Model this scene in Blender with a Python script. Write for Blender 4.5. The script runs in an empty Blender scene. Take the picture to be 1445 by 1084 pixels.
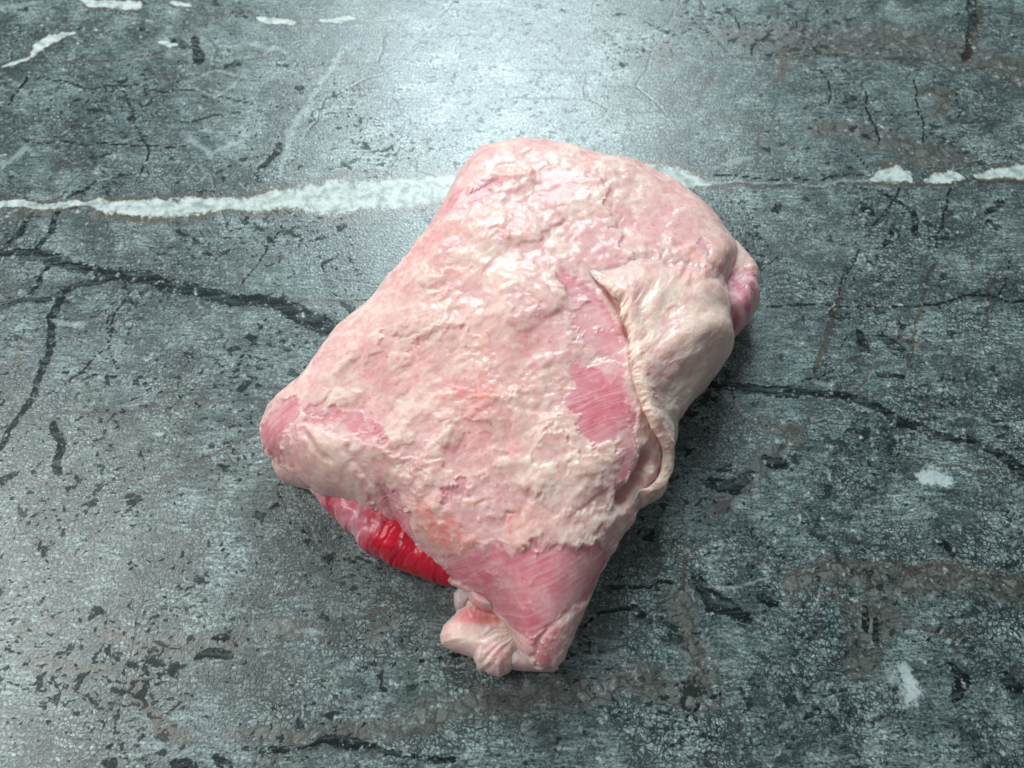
import bpy, math
import numpy as np
from mathutils import Vector, Matrix

S = bpy.context.scene
# ------------------------------------------------------------------ camera
PW, PH = 1445.0, 1084.0                       # size of the photograph that was surveyed
LENS, SENSOR = 27.0, 36.0
PITCH, DIST = math.radians(63.0), 0.42
CAM = Vector((0.0, -DIST*math.cos(PITCH), DIST*math.sin(PITCH)))
cd = bpy.data.cameras.new('camera'); co = bpy.data.objects.new('camera', cd)
S.collection.objects.link(co); S.camera = co
cd.lens, cd.sensor_width, cd.clip_start, cd.clip_end = LENS, SENSOR, 0.01, 50.0
co.location = CAM
ROT = (Vector((0, 0, 0)) - CAM).to_track_quat('-Z', 'Y')
co.rotation_mode = 'QUATERNION'; co.rotation_quaternion = ROT
cd.dof.use_dof = True; cd.dof.focus_distance = 0.375; cd.dof.aperture_fstop = 9.0
# ------------------------------------------------------------------ light: a dim room with one big window behind
W = bpy.data.worlds.new('World'); S.world = W; W.use_nodes = True
W.node_tree.nodes['Background'].inputs[0].default_value = (0.80, 0.93, 1.0, 1)
W.node_tree.nodes['Background'].inputs[1].default_value = 0.18
def area(name, loc, target, sx, sy, power, col):
    l = bpy.data.lights.new(name, 'AREA'); l.shape = 'RECTANGLE'; l.size, l.size_y = sx, sy
    l.energy = power; l.color = col
    o = bpy.data.objects.new(name, l); S.collection.objects.link(o); o.location = loc
    o.rotation_mode = 'QUATERNION'
    o.rotation_quaternion = (Vector(target) - Vector(loc)).to_track_quat('-Z', 'Y')
    return o
area('window_light', (-0.04, 1.28, 1.17), (0, 0.10, 0), 0.68, 0.62, 29.0, (0.80, 0.96, 1.0))
area('room_light', (-1.00, 0.06, 1.05), (0, 0, 0), 0.8, 0.8, 12.0, (0.96, 1.0, 0.99))
S.view_settings.view_transform = 'Standard'; S.view_settings.look = 'None'
S.view_settings.exposure = 0.10; S.view_settings.gamma = 1.0
S.render.engine = 'CYCLES'
S.cycles.use_denoising = True
S.cycles.max_bounces = 6

# ------------------------------------------------------------------ survey: a point of the photograph -> a ray into the place
RM = np.array(ROT.to_matrix()); CP = np.array(CAM)
FP = LENS/SENSOR*PW
def at(px, py, z=0.0):
    px, py = np.asarray(px, float), np.asarray(py, float)
    d = np.stack([(px-PW/2)/FP, -(py-PH/2)/FP, -np.ones_like(px)], -1) @ RM.T
    t = (np.asarray(z, float)-CP[2])/d[..., 2]
    return CP + d*t[..., None]
def seen_at(P):
    q = (P-CP) @ RM
    return np.stack([PW/2 - FP*q[..., 0]/q[..., 2], PH/2 + FP*q[..., 1]/q[..., 2]], -1)

# ------------------------------------------------------------------ numpy noise
def _h(ix, iy, seed):
    n = (ix*374761393 + iy*668265263 + seed*1442695041) & 0xffffffff
    n = ((n ^ (n >> 13))*1274126177) & 0xffffffff
    return (n ^ (n >> 16)) & 0xffff
def perlin(x, y, seed=0):
    fx, fy = np.floor(x), np.floor(y); ix, iy = fx.astype(np.int64), fy.astype(np.int64)
    x = x-fx; y = y-fy
    u = x*x*x*(x*(x*6-15)+10); v = y*y*y*(y*(y*6-15)+10)
    def g(i, j, dx, dy):
        a = _h(ix+i, iy+j, seed)*(2*math.pi/65536.0)
        return np.cos(a)*dx + np.sin(a)*dy
    a = g(0, 0, x, y); b = g(1, 0, x-1, y); c = g(0, 1, x, y-1); d = g(1, 1, x-1, y-1)
    return ((a+(b-a)*u) + ((c+(d-c)*u)-(a+(b-a)*u))*v)*1.5
def fbm(x, y, seed=0, octs=3, gain=0.5):
    s = 0; a = 1.0
    for o in range(octs):
        s = s + a*perlin(x*2**o, y*2**o, seed+17*o); a *= gain
    return s
def worley(x, y, seed=0):
    fx, fy = np.floor(x), np.floor(y); ix, iy = fx.astype(np.int64), fy.astype(np.int64)
    best = np.full(x.shape, 9.0)
    for i in (-1, 0, 1):
        for j in (-1, 0, 1):
            a = _h(ix+i, iy+j, seed)/65536.0; b = _h(ix+i, iy+j, seed+91)/65536.0
            best = np.minimum(best, (fx+i+a-x)**2 + (fy+j+b-y)**2)
    return np.sqrt(best)
def sstep(a, b, x):
    t = np.clip((x-a)/(b-a), 0, 1); return t*t*(3-2*t)
def seg_near(x, y, pts, closed=False):
    """distance to a polyline, position along it (index + fraction), side (+ = left of travel)"""
    n = len(pts); best = np.full(x.shape, 1e9); par = np.zeros(x.shape); side = np.zeros(x.shape)
    for i in range(n if closed else n-1):
        ax, ay = pts[i]; bx, by = pts[(i+1) % n]
        ex, ey = bx-ax, by-ay; L = ex*ex+ey*ey+1e-18
        t = np.clip(((x-ax)*ex+(y-ay)*ey)/L, 0, 1)
        dx, dy = x-ax-t*ex, y-ay-t*ey; d = dx*dx+dy*dy
        m = d < best
        best = np.where(m, d, best); par = np.where(m, i+t, par)
        side = np.where(m, np.sign(ex*(y-ay)-ey*(x-ax)), side)
    return np.sqrt(best), par, side
def inside(x, y, pts):
    r = np.zeros(x.shape, bool); n = len(pts)
    for i in range(n):
        ax, ay = pts[i]; bx, by = pts[(i+1) % n]
        c = (ay > y) != (by > y)
        r ^= c & (x < (bx-ax)*(y-ay)/((by-ay) if by != ay else 1e-12)+ax)
    return r
def poly_sd(x, y, pts, reach=0.02):
    """signed distance to a polygon, + inside; far points stay at -reach"""
    P = np.array(pts); out = np.full(x.shape, -reach)
    m = (x > P[:, 0].min()-reach) & (x < P[:, 0].max()+reach) & (y > P[:, 1].min()-reach) & (y < P[:, 1].max()+reach)
    if m.any():
        d = seg_near(x[m], y[m], pts, True)[0]
        out[m] = np.maximum(np.where(inside(x[m], y[m], pts), d, -d), -reach)
    return out

# ------------------------------------------------------------------ node helpers
class NT:
    def __init__(s, name):
        s.m = bpy.data.materials.new(name); s.m.use_nodes = True; s.t = s.m.node_tree
        s.bsdf = s.t.nodes['Principled BSDF']
    def n(s, typ, **kw):
        o = s.t.nodes.new(typ)
        for k, v in kw.items(): setattr(o, k, v)
        return o
    def put(s, sock, v):
        if isinstance(v, bpy.types.NodeSocket): s.t.links.new(v, sock)
        elif v is not None: sock.default_value = v
    def math(s, op, a, b=None, c=None, clamp=False):
        o = s.n('ShaderNodeMath', operation=op, use_clamp=clamp)
        for i, v in enumerate((a, b, c)): s.put(o.inputs[i], v)
        return o.outputs[0]
    def ramp(s, v, lo, hi, a=0.0, b=1.0):
        o = s.n('ShaderNodeMapRange', interpolation_type='SMOOTHSTEP')
        for i, q in enumerate((v, lo, hi, a, b)): s.put(o.inputs[i], q)
        return o.outputs[0]
    def mix(s, f, a, b, blend='MIX'):
        o = s.n('ShaderNodeMix', data_type='RGBA', blend_type=blend)
        s.put(o.inputs[0], f)
        s.put(o.inputs[6], a if isinstance(a, bpy.types.NodeSocket) else (*a, 1))
        s.put(o.inputs[7], b if isinstance(b, bpy.types.NodeSocket) else (*b, 1))
        return o.outputs[2]
    def attr(s, name):
        return s.n('ShaderNodeAttribute', attribute_name=name).outputs
    def noise(s, vec, scale, detail=2.0, rough=0.5, dist=0.0):
        o = s.n('ShaderNodeTexNoise'); s.put(o.inputs['Vector'], vec)
        o.inputs['Scale'].default_value = scale; o.inputs['Detail'].default_value = detail
        o.inputs['Roughness'].default_value = rough; o.inputs['Distortion'].default_value = dist
        return o.outputs['Fac']
    def voronoi(s, vec, scale, feature='F1', out='Distance', rnd=1.0):
        o = s.n('ShaderNodeTexVoronoi', feature=feature); s.put(o.inputs['Vector'], vec)
        o.inputs['Scale'].default_value = scale; o.inputs['Randomness'].default_value = rnd
        return o.outputs[out]
    def mapping(s, vec, scale=(1, 1, 1), rot=(0, 0, 0), loc=(0, 0, 0)):
        o = s.n('ShaderNodeMapping'); s.put(o.inputs['Vector'], vec)
        o.inputs['Scale'].default_value = scale; o.inputs['Rotation'].default_value = rot; o.inputs['Location'].default_value = loc
        return o.outputs[0]
    def bump(s, h, strength, dist, normal=None):
        o = s.n('ShaderNodeBump'); o.inputs['Strength'].default_value = strength; o.inputs['Distance'].default_value = dist
        s.put(o.inputs['Height'], h); s.put(o.inputs['Normal'], normal)
        return o.outputs[0]

def mesh_from(name, V, Fq, mat, parent=None, attrs=None, Ft=None):
    me = bpy.data.meshes.new(name)
    nf = len(Fq); loops = np.asarray(Fq, np.int32).ravel()
    me.vertices.add(len(V)); me.vertices.foreach_set('co', np.asarray(V, np.float32).ravel())
    starts = np.arange(nf, dtype=np.int32)*4
    if Ft is not None and len(Ft):
        starts = np.concatenate([starts, nf*4+np.arange(len(Ft), dtype=np.int32)*3])
        loops = np.concatenate([loops, np.asarray(Ft, np.int32).ravel()])
    me.loops.add(len(loops)); me.loops.foreach_set('vertex_index', loops)
    me.polygons.add(len(starts)); me.polygons.foreach_set('loop_start', starts)
    me.polygons.foreach_set('use_smooth', np.ones(len(starts), bool))
    me.update(calc_edges=True)
    for k, a in (attrs or {}).items():
        if a.ndim == 2:
            at_ = me.attributes.new(k, 'FLOAT_COLOR', 'POINT')
            c = np.ones((len(V), 4), np.float32); c[:, :3] = a; at_.data.foreach_set('color', c.ravel())
        else:
            at_ = me.attributes.new(k, 'FLOAT', 'POINT'); at_.data.foreach_set('value', a.astype(np.float32))
    me.materials.append(mat); me.validate()
    o = bpy.data.objects.new(name, me); S.collection.objects.link(o)
    if parent: o.parent = parent
    return o
def grid_faces(nx, ny):
    i = np.arange(nx*ny).reshape(ny, nx)
    return np.stack([i[:-1, :-1], i[:-1, 1:], i[1:, 1:], i[1:, :-1]], -1).reshape(-1, 4)

# ================================================================== STONE WORKTOP
def stone_material():
    s = NT('soapstone'); tc = s.n('ShaderNodeTexCoord').outputs['Object']
    warpn = s.n('ShaderNodeTexNoise'); warpn.inputs['Scale'].default_value = 55; s.put(warpn.inputs['Vector'], tc)
    warpn.inputs['Detail'].default_value = 4
    vm = s.n('ShaderNodeVectorMath', operation='MULTIPLY_ADD'); s.put(vm.inputs[0], warpn.outputs['Color'])
    vm.inputs[1].default_value = (0.010, 0.010, 0); s.put(vm.inputs[2], tc); wp = vm.outputs[0]
    big = s.noise(tc, 9, 4, 0.6); mid = s.noise(wp, 38, 5, 0.65)
    grain = s.noise(s.mapping(tc, (1, 1.25, 1), (0, 0, 0.3)), 640, 4, 0.75)
    fine = s.noise(tc, 1100, 2, 0.6)
    cry = s.voronoi(wp, 430, 'F1', 'Color')
    sep = s.n('ShaderNodeSeparateColor'); s.put(sep.inputs[0], cry); cryv = sep.outputs[0]
    edge = s.voronoi(wp, 430, 'DISTANCE_TO_EDGE')
    base = s.mix(s.ramp(mid, 0.34, 0.66), (0.046, 0.066, 0.062), (0.205, 0.255, 0.240))
    base = s.mix(s.ramp(big, 0.35, 0.65), base, s.mix(0.5, base, (0.060, 0.097, 0.100)))
    tone = s.math('ADD', s.ramp(grain, 0.34, 0.66, 0.18, 1.82), s.math('MULTIPLY', s.math('SUBTRACT', cryv, 0.5), 0.55))
    strk = s.noise(s.mapping(vm.outputs[0], (0.22, 1.9, 1), (0, 0, 0.05)), 330, 4, 0.7)
    tone = s.math('MULTIPLY', tone, s.ramp(strk, 0.36, 0.64, 0.45, 1.5))
    tn = s.n('ShaderNodeCombineColor')
    for i in range(3): s.put(tn.inputs[i], tone)
    col = s.mix(1.0, base, tn.outputs[0], 'MULTIPLY')
    gp = s.ramp(s.noise(s.mapping(tc, loc=(2, 8, 0)), 24, 4, 0.6), 0.38, 0.58, 0.1, 0.95)
    col = s.mix(s.math('MULTIPLY', s.ramp(edge, 0.04, 0.16, 1, 0), gp), col, (0.012, 0.018, 0.018))
    # fine scratches in three directions
    for rot, sc, off, k in ((0.15, (9, 700, 1), 1, 0.5), (1.45, (8, 520, 1), 5, 0.55), (0.95, (10, 600, 1), 9, 0.5)):
        sn = s.noise(s.mapping(s.mapping(vm.outputs[0], rot=(0, 0, -rot), loc=(off, off, 0)), sc), 1.0, 1, 0.4)
        pm = s.ramp(s.noise(s.mapping(tc, loc=(off, 0, 0)), 13, 2), 0.47, 0.58)
        col = s.mix(s.math('MULTIPLY', s.math('MULTIPLY', s.ramp(sn, 0.69, 0.74), pm), k), col, (0.012, 0.018, 0.018))
    # brown stain over broken fragments
    frag = s.n('ShaderNodeSeparateColor'); s.put(frag.inputs[0], s.voronoi(wp, 150, 'F1', 'Color'))
    fedge = s.voronoi(wp, 150, 'DISTANCE_TO_EDGE')
    brn = s.attr('brown')[2]
    bn = s.math('ADD', brn, s.math('MULTIPLY', s.math('SUBTRACT', s.noise(wp, 140, 6, 0.75), 0.5), 2.6))
    bmask = s.ramp(bn, 0.10, 0.75, 0, 0.9)
    bc = s.mix(s.ramp(grain, 0.35, 0.65), (0.038, 0.037, 0.030), (0.135, 0.132, 0.112))
    bc = s.mix(s.ramp(frag.outputs[0], 0.2, 0.9, 0.0, 0.75), bc, s.mix(frag.outputs[1], (0.060, 0.072, 0.070), (0.185, 0.185, 0.165)))
    bc = s.mix(s.ramp(fedge, 0.02, 0.14, 0.75, 0), bc, (0.028, 0.022, 0.015))
    col = s.mix(bmask, col, bc)
    # pits and dark inclusions
    pn = s.noise(s.mapping(tc, (0.85, 1.0, 1), (0, 0, 0.6)), 120, 3, 0.5, 0.5)
    dens = s.noise(tc, 16, 2, 0.5)
    pthr = s.math('ADD', pn, s.math('MULTIPLY', s.math('SUBTRACT', dens, 0.5), 0.35))
    calm = s.ramp(s.attr('calm')[2], 0.0, 0.55); pthr = s.math('SUBTRACT', pthr, s.math('MULTIPLY', calm, 0.12))
    pit = s.ramp(pthr, 0.632, 0.665)
    pn2 = s.noise(s.mapping(tc, (0.85, 1.15, 1), (0, 0, -0.4), (3, 1, 0)), 300, 2, 0.5, 0.3)
    pit2 = s.ramp(s.math('ADD', pn2, s.math('MULTIPLY', s.math('SUBTRACT', dens, 0.5), 0.45)), 0.625, 0.665)
    pit = s.math('MAXIMUM', pit, s.math('MULTIPLY', pit2, s.math('SUBTRACT', 1.0, s.math('MULTIPLY', calm, 0.85))))
    col = s.mix(s.math('MULTIPLY', pit, s.ramp(s.noise(s.mapping(tc, loc=(1, 9, 0)), 45, 3), 0.35, 0.6, 0.35, 0.9)), col, (0.011, 0.018, 0.019))
    # pale specks
    sp = s.ramp(s.noise(s.mapping(tc, (0.8, 1.2, 1), (0, 0, 0.5), (7, 2, 0)), 190, 2, 0.5, 0.5), 0.70, 0.78, 0, 0.45)
    col = s.mix(sp, col, (0.30, 0.34, 0.34))
    # wandering hairline cracks
    c1 = s.voronoi(s.mapping(vm.outputs[0], (1.0, 0.55, 1), (0, 0, 0.65)), 11, 'DISTANCE_TO_EDGE')
    c2 = s.voronoi(s.mapping(vm.outputs[0], (0.7, 1.6, 1), (0, 0, -0.12), (4, 4, 0)), 10, 'DISTANCE_TO_EDGE')
    h1 = s.math('MULTIPLY', s.ramp(c1, 0.004, 0.011, 1, 0), s.ramp(s.noise(tc, 14, 2), 0.48, 0.60))
    h2 = s.math('MULTIPLY', s.ramp(c2, 0.004, 0.012, 1, 0), s.ramp(s.noise(s.mapping(tc, loc=(5, 5, 0)), 12, 2), 0.46, 0.58))
    hair = s.math('MULTIPLY', s.math('MAXIMUM', h1, h2), 0.6)
    col = s.mix(s.math('MULTIPLY', hair, 0.8), col, s.mix(s.ramp(big, 0.45, 0.55), (0.018, 0.026, 0.028), (0.060, 0.038, 0.026)))
    # surveyed veins: attribute = 1 on the axis, 0 at the rim
    rag = s.math('SUBTRACT', s.noise(wp, 150, 4, 0.65), 0.5); rag2 = s.math('SUBTRACT', s.noise(tc, 420, 3, 0.6), 0.5)
    def vein(name, lo, hi, amp, amp2=0.5):
        a = s.attr(name)[2]
        return s.ramp(s.math('ADD', a, s.math('ADD', s.math('MULTIPLY', rag, amp), s.math('MULTIPLY', rag2, amp2))), lo, hi)
    dk = vein('dark', 0.12, 0.28, 1.5, 0.9)
    dstreak = s.noise(s.mapping(wp, (0.28, 2.4, 1), (0, 0, 0.25)), 150, 5, 0.65)
    col = s.mix(s.math('MULTIPLY', dk, s.ramp(dstreak, 0.42, 0.62, 1.0, 0.55)), col, (0.004, 0.008, 0.009))
    dv = s.attr('dark')[2]
    col = s.mix(s.math('MULTIPLY', s.math('MULTIPLY', s.ramp(s.math('ADD', dv, rag), 0.45, 0.70), s.ramp(dstreak, 0.47, 0.60)), 0.5), col, (0.060, 0.080, 0.080))
    ck = vein('crack', 0.08, 0.34, 1.1, 0.7)
    col = s.mix(s.math('MULTIPLY', ck, 0.95), col, (0.007, 0.010, 0.010))
    bl = vein('line', 0.15, 0.5, 1.6, 1.2)
    col = s.mix(s.math('MULTIPLY', bl, 0.85), col, s.mix(s.ramp(mid, 0.4, 0.6), (0.020, 0.016, 0.012), (0.060, 0.046, 0.032)))
    pa = vein('pale', 0.20, 0.8, 1.9, 1.4)
    col = s.mix(s.math('MULTIPLY', pa, 0.42), col, (0.34, 0.39, 0.39))
    wa = s.attr('white')[2]
    rim = s.ramp(s.math('ADD', wa, s.math('ADD', s.math('MULTIPLY', rag, 0.9), s.math('MULTIPLY', rag2, 0.4))), -0.75, -0.05)
    rim = s.math('MULTIPLY', rim, s.ramp(s.noise(tc, 60, 3), 0.38, 0.6, 0.35, 0.95))
    col = s.mix(rim, col, (0.075, 0.052, 0.034))
    wh = vein('white', 0.0, 0.38, 1.1, 0.9)
    wcol = s.mix(s.ramp(s.noise(wp, 150, 6, 0.7), 0.32, 0.62), (0.22, 0.26, 0.25), (0.56, 0.60, 0.56))
    col = s.mix(wh, col, wcol)
    sv = s.attr('spot')[2]; streak = s.noise(s.mapping(wp, (1.2, 0.8, 1), (0, 0, 0.2)), 190, 4, 0.7)
    col = s.mix(s.math('MULTIPLY', s.ramp(s.math('ADD', sv, s.math('ADD', s.math('MULTIPLY', rag, 2.4), s.math('MULTIPLY', rag2, 1.6))), 0.10, 0.75), s.ramp(streak, 0.36, 0.64, 0.50, 0.95)), col, (0.50, 0.56, 0.55))
    s.put(s.bsdf.inputs['Base Color'], col)
    h = s.math('ADD', s.math('MULTIPLY', grain, 0.55), s.math('MULTIPLY', fine, 0.30))
    h = s.math('ADD', h, s.math('MULTIPLY', s.ramp(edge, 0.0, 0.25), 0.25))
    h = s.math('SUBTRACT', h, s.math('MULTIPLY', pit, 0.55))
    h = s.math('SUBTRACT', h, s.math('MULTIPLY', s.math('MAXIMUM', hair, ck), 1.0))
    h = s.math('SUBTRACT', h, s.math('MULTIPLY', dk, 0.5))
    h = s.math('MULTIPLY', h, s.math('SUBTRACT', 1.0, s.math('MULTIPLY', wh, 0.55)))
    s.put(s.bsdf.inputs['Normal'], s.bump(h, 0.17, 0.0011))
    s.put(s.bsdf.inputs['Roughness'], s.ramp(grain, 0.3, 0.7, 0.42, 0.29))
    cav = s.math('MAXIMUM', s.math('MAXIMUM', pit, s.math('MULTIPLY', wh, 0.8)), s.math('MAXIMUM', dk, ck))
    s.put(s.bsdf.inputs['Specular IOR Level'], s.math('SUBTRACT', 0.85, s.math('MULTIPLY', cav, 0.65)))
    return s.m

# veins as (survey x, y, half width) in photograph units on the worktop plane
WHITE = [
 [(-40,292,7),(0,290,7),(60,288,6),(100,288,6),(116,290,3),(133,291,9),(200,293,12),(265,291,13),(333,288,12),(383,284,16),(430,280,22),(480,277,26),(560,274,25),(620,265,21),(720,250,16),(860,242,14),(950,248,13),(985,254,11),(1003,258,4)],
 [(1232,252,3),(1246,250,11),(1265,247,16),(1280,250,10),(1287,256,3)],
 [(1308,254,3),(1325,249,10),(1345,252,8),(1363,255,3)],
 [(1382,250,4),(1405,244,9),(1450,242,11),(1520,240,8)],
 [(112,-8,3),(128,5,6),(160,9,7),(200,7,5)],
 [(245,6,4),(262,9,3)],
 [(362,24,2.5),(380,28,5),(412,31,4)],[(455,29,2),(475,28,4),(500,27,3)],
 [(42,80,3),(52,68,7),(66,58,8),(88,49,5),(100,47,2)],
 [(0,95,2),(18,91,4),(34,86,3)],
 [(225,60,2),(240,68,4),(250,67,2)],
]
PALE = [
 [(395,250,3),(405,210,6),(415,180,8),(440,130,7),(485,75,5)],
 [(262,190,5),(275,205,6),(300,218,6)],[(262,188,4),(290,183,3),(345,182,4),(348,195,4),(320,205,5),(300,218,4)],
 [(290,108,3),(300,102,4),(348,110,4),(330,122,3),(300,135,4),(275,128,3)],
 [(133,243,2.5),(143,232,3),(158,240,3),(156,252,3),(143,255,3),(133,243,2.5)],
 [(268,240,2.5),(278,234,2.5),(292,243,2.5),(284,255,2.5),(270,250,2.5),(268,240,2.5)],
 [(0,236,7),(20,225,8),(40,208,8),(52,215,4)],[(355,62,4),(375,70,7),(400,74,6)],[(230,58,5),(240,72,5)],
 [(0,10,6),(30,4,8),(60,2,6)],
 [(1340,590,4),(1360,589,5),(1400,596,4),(1470,599,4)],[(1146,536,6),(1165,542,8),(1185,538,5)],
 [(1300,672,16),(1320,675,18),(1335,674,12)],
 [(1258,955,14),(1275,968,24),(1290,982,16)],
 [(1125,955,5),(1135,965,6)],[(1104,1018,8),(1118,1015,7)],
 [(420,898,8),(435,897,11),(455,898,8)],[(240,745,6),(262,748,4)],[(185,790,3),(200,800,4)],
 [(1213,720,3),(1222,738,3),(1235,750,3)],
 [(80,455,6),(115,460,9)],[(1390,295,6),(1402,290,6)],[(1010,240,5),(1030,230,7),(1060,220,5)],
]
PALE += [[(1125,556,2),(1165,566,2.5),(1200,576,2.5),(1235,584,2),(1262,598,2.5),(1290,610,2),(1330,626,2.5),(1370,634,2),(1400,650,2),(1440,678,2)], [(1262,985,5),(1268,960,6),(1282,975,6),(1292,990,5)], [(985,830,3),(1040,822,4),(1090,812,3)], [(1003,258,3),(1060,260,3),(1120,259,2.5),(1180,257,3),(1235,254,4)], [(985,254,6),(1020,258,5)]]
SPOT = [[(1303,674,14),(1318,672,22),(1333,677,14)],[(1276,948,16),(1278,970,26),(1280,985,18)]]
DARK = [
 [(-40,350,8),(0,355,9),(60,362,11),(110,376,11),(150,387,13),(190,392,14),(240,402,13),(300,416,14),(345,420,13),(400,433,15),(440,452,14),(490,468,13),(560,490,12)],
 [(-30,437,4),(0,431,5),(60,422,5),(100,410,6),(150,392,8)],
 [(88,420,8),(72,460,7),(62,510,7),(50,550,6),(25,592,6),(-10,640,6)],
 [(66,378,3),(45,405,4),(22,428,3)],[(85,300,4),(70,325,5),(50,350,5)],[(50,300,2.5),(28,330,3),(8,345,3)],
 [(960,540,6),(1000,543,9),(1060,547,8),(1120,552,8),(1170,559,9),(1200,567,10),(1240,577,9),(1270,592,9),(1310,612,9),(1360,626,9),(1400,640,9),(1450,670,12),(1500,700,12)],
 [(362,250,3),(380,230,5),(395,205,5)],
 [(440,1053,4),(460,1049,12),(485,1048,14),(520,1053,12),(548,1060,5)],[(545,1060,6),(580,1066,5),(640,1078,5)],[(380,1058,3),(400,1055,5),(440,1054,3)],
 [(245,1075,9),(275,1090,12)],[(310,1072,8),(330,1090,10)],
 [(1245,470,8),(1258,482,14),(1270,492,8)],[(1215,470,6),(1222,500,7)],[(1232,528,3),(1255,530,6),(1275,532,3)],
 [(1085,645,6),(1100,650,12),(1085,650,6)],[(1005,680,10),(1030,690,18),(1060,670,8)],
 [(1175,445,8),(1190,450,5)],[(985,820,12),(1010,850,18),(1050,875,14)],[(1075,840,10),(1092,848,9)],
 [(1215,862,6),(1222,890,8)],[(1236,880,7),(1242,910,7)],[(1120,895,4),(1138,898,8),(1150,892,4)],
 [(1315,770,6),(1330,775,10),(1342,790,5)],[(1420,800,6),(1432,790,6)],
 [(885,855,8),(905,862,10)],[(860,830,4),(905,822,3),(950,822,3)],
 [(280,930,6),(300,930,12),(325,928,6)],[(300,905,6),(320,900,8)],
 [(75,600,6),(82,640,7),(78,665,6)],[(5,680,8),(20,668,6)],
 [(275,55,6),(278,85,7)],[(320,95,7),(335,90,6)],[(245,60,5),(262,68,6)],
 [(100,275,5),(120,265,5)],[(185,165,4),(190,170,5)],[(1372,-10,7),(1370,40,5),(1362,80,4)],
 [(1240,270,3),(1290,300,4),(1290,330,6)],[(1215,290,5),(1228,298,8)],[(1262,330,8),(1250,345,5)],
 [(1095,290,6),(1090,300,6)],[(1135,278,3),(1140,278,5)],[(1410,285,7),(1400,300,6)],[(1400,315,6),(1410,320,6)],
 [(1150,1000,10),(1130,1010,5)],[(1345,940,8),(1360,960,14),(1345,990,8)],[(1420,960,16),(1440,980,16)],
]
CRACK = [
 [(1065,434,2),(1140,430,2),(1190,432,2),(1240,433,2.5),(1310,431,3),(1350,422,3),(1400,419,2.5),(1500,423,2)],
 [(1210,355,2),(1190,400,2),(1170,445,2)],[(60,110,1.2),(120,124,1.6),(165,122,1.6),(250,127,1.8),(290,130,1.4),(350,145,1.2),(420,155,1)],
 [(165,122,1.4),(180,135,2),(188,165,2),(195,190,1.6),(210,205,2),(205,225,2),(195,245,1.5)],
 [(40,200,1.2),(120,203,1.4),(200,205,1.4),(270,210,1.2)],[(250,170,1.1),(280,170,1.5),(310,160,1.2)],
 [(1090,40,2),(1070,60,2),(1062,80,2)],[(1040,20,1.4),(1045,40,1.4)],[(1010,248,1.6),(1080,254,1.6),(1150,251,1.6),(1230,248,1.4)],
 [(1215,110,1.4),(1225,155,1.6),(1245,205,1.6)],[(1200,208,1.4),(1220,230,1.6),(1230,245,1.4)],[(1165,100,1.2),(1170,150,1.3)],
 [(1290,110,1.4),(1300,170,1.4),(1300,200,1.4)],[(1350,120,1.2),(1355,170,1.2)],
 [(1272,265,2),(1255,290,2),(1235,320,1.8)],[(1342,265,1.8),(1330,300,1.8),(1320,355,1.6)],
 [(1420,370,1.5),(1415,420,1.5)],[(1272,610,1.2),(1262,650,1.4),(1245,700,1.2)],
 [(395,320,1.2),(370,360,1.6),(345,395,1.6)],[(380,455,1.2),(350,490,1.5),(335,525,1.3)],
 [(155,440,1.8),(152,480,1.8),(165,525,1.6)],[(172,375,1.6),(175,415,1.8),(155,470,1.8)],[(152,490,1.4),(130,510,1.4),(108,530,1.4)],
 [(205,540,2),(208,575,2.2)],[(50,520,1),(160,532,1.3),(230,533,1)],
 [(1050,745,1.5),(1065,765,1.8),(1110,785,1.6)],[(1020,820,1.5),(1060,822,2),(1100,825,1.6)],[(1060,740,1.2),(1055,880,1.4)],
 [(1370,870,2),(1335,880,2),(1315,910,2)],[(970,1010,2),(1000,985,4),(1020,975,2)],
 [(1130,540,1),(1180,520,1.2),(1200,450,1)],[(310,760,1),(330,790,1)],[(55,770,1.2),(52,780,1.8),(60,785,1.2)],
 [(180,790,1.6),(182,805,2),(195,815,1.6)],[(1420,720,1),(1445,735,1.2)],[(820,890,2),(840,870,4),(890,855,4)],
 [(0,120,1.2),(12,122,1.2)],[(8,150,2),(25,130,3),(40,105,2)],[(330,1060,3),(380,1058,3)],[(550,940,1),(640,930,1.5),(700,925,1)],
]
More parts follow.
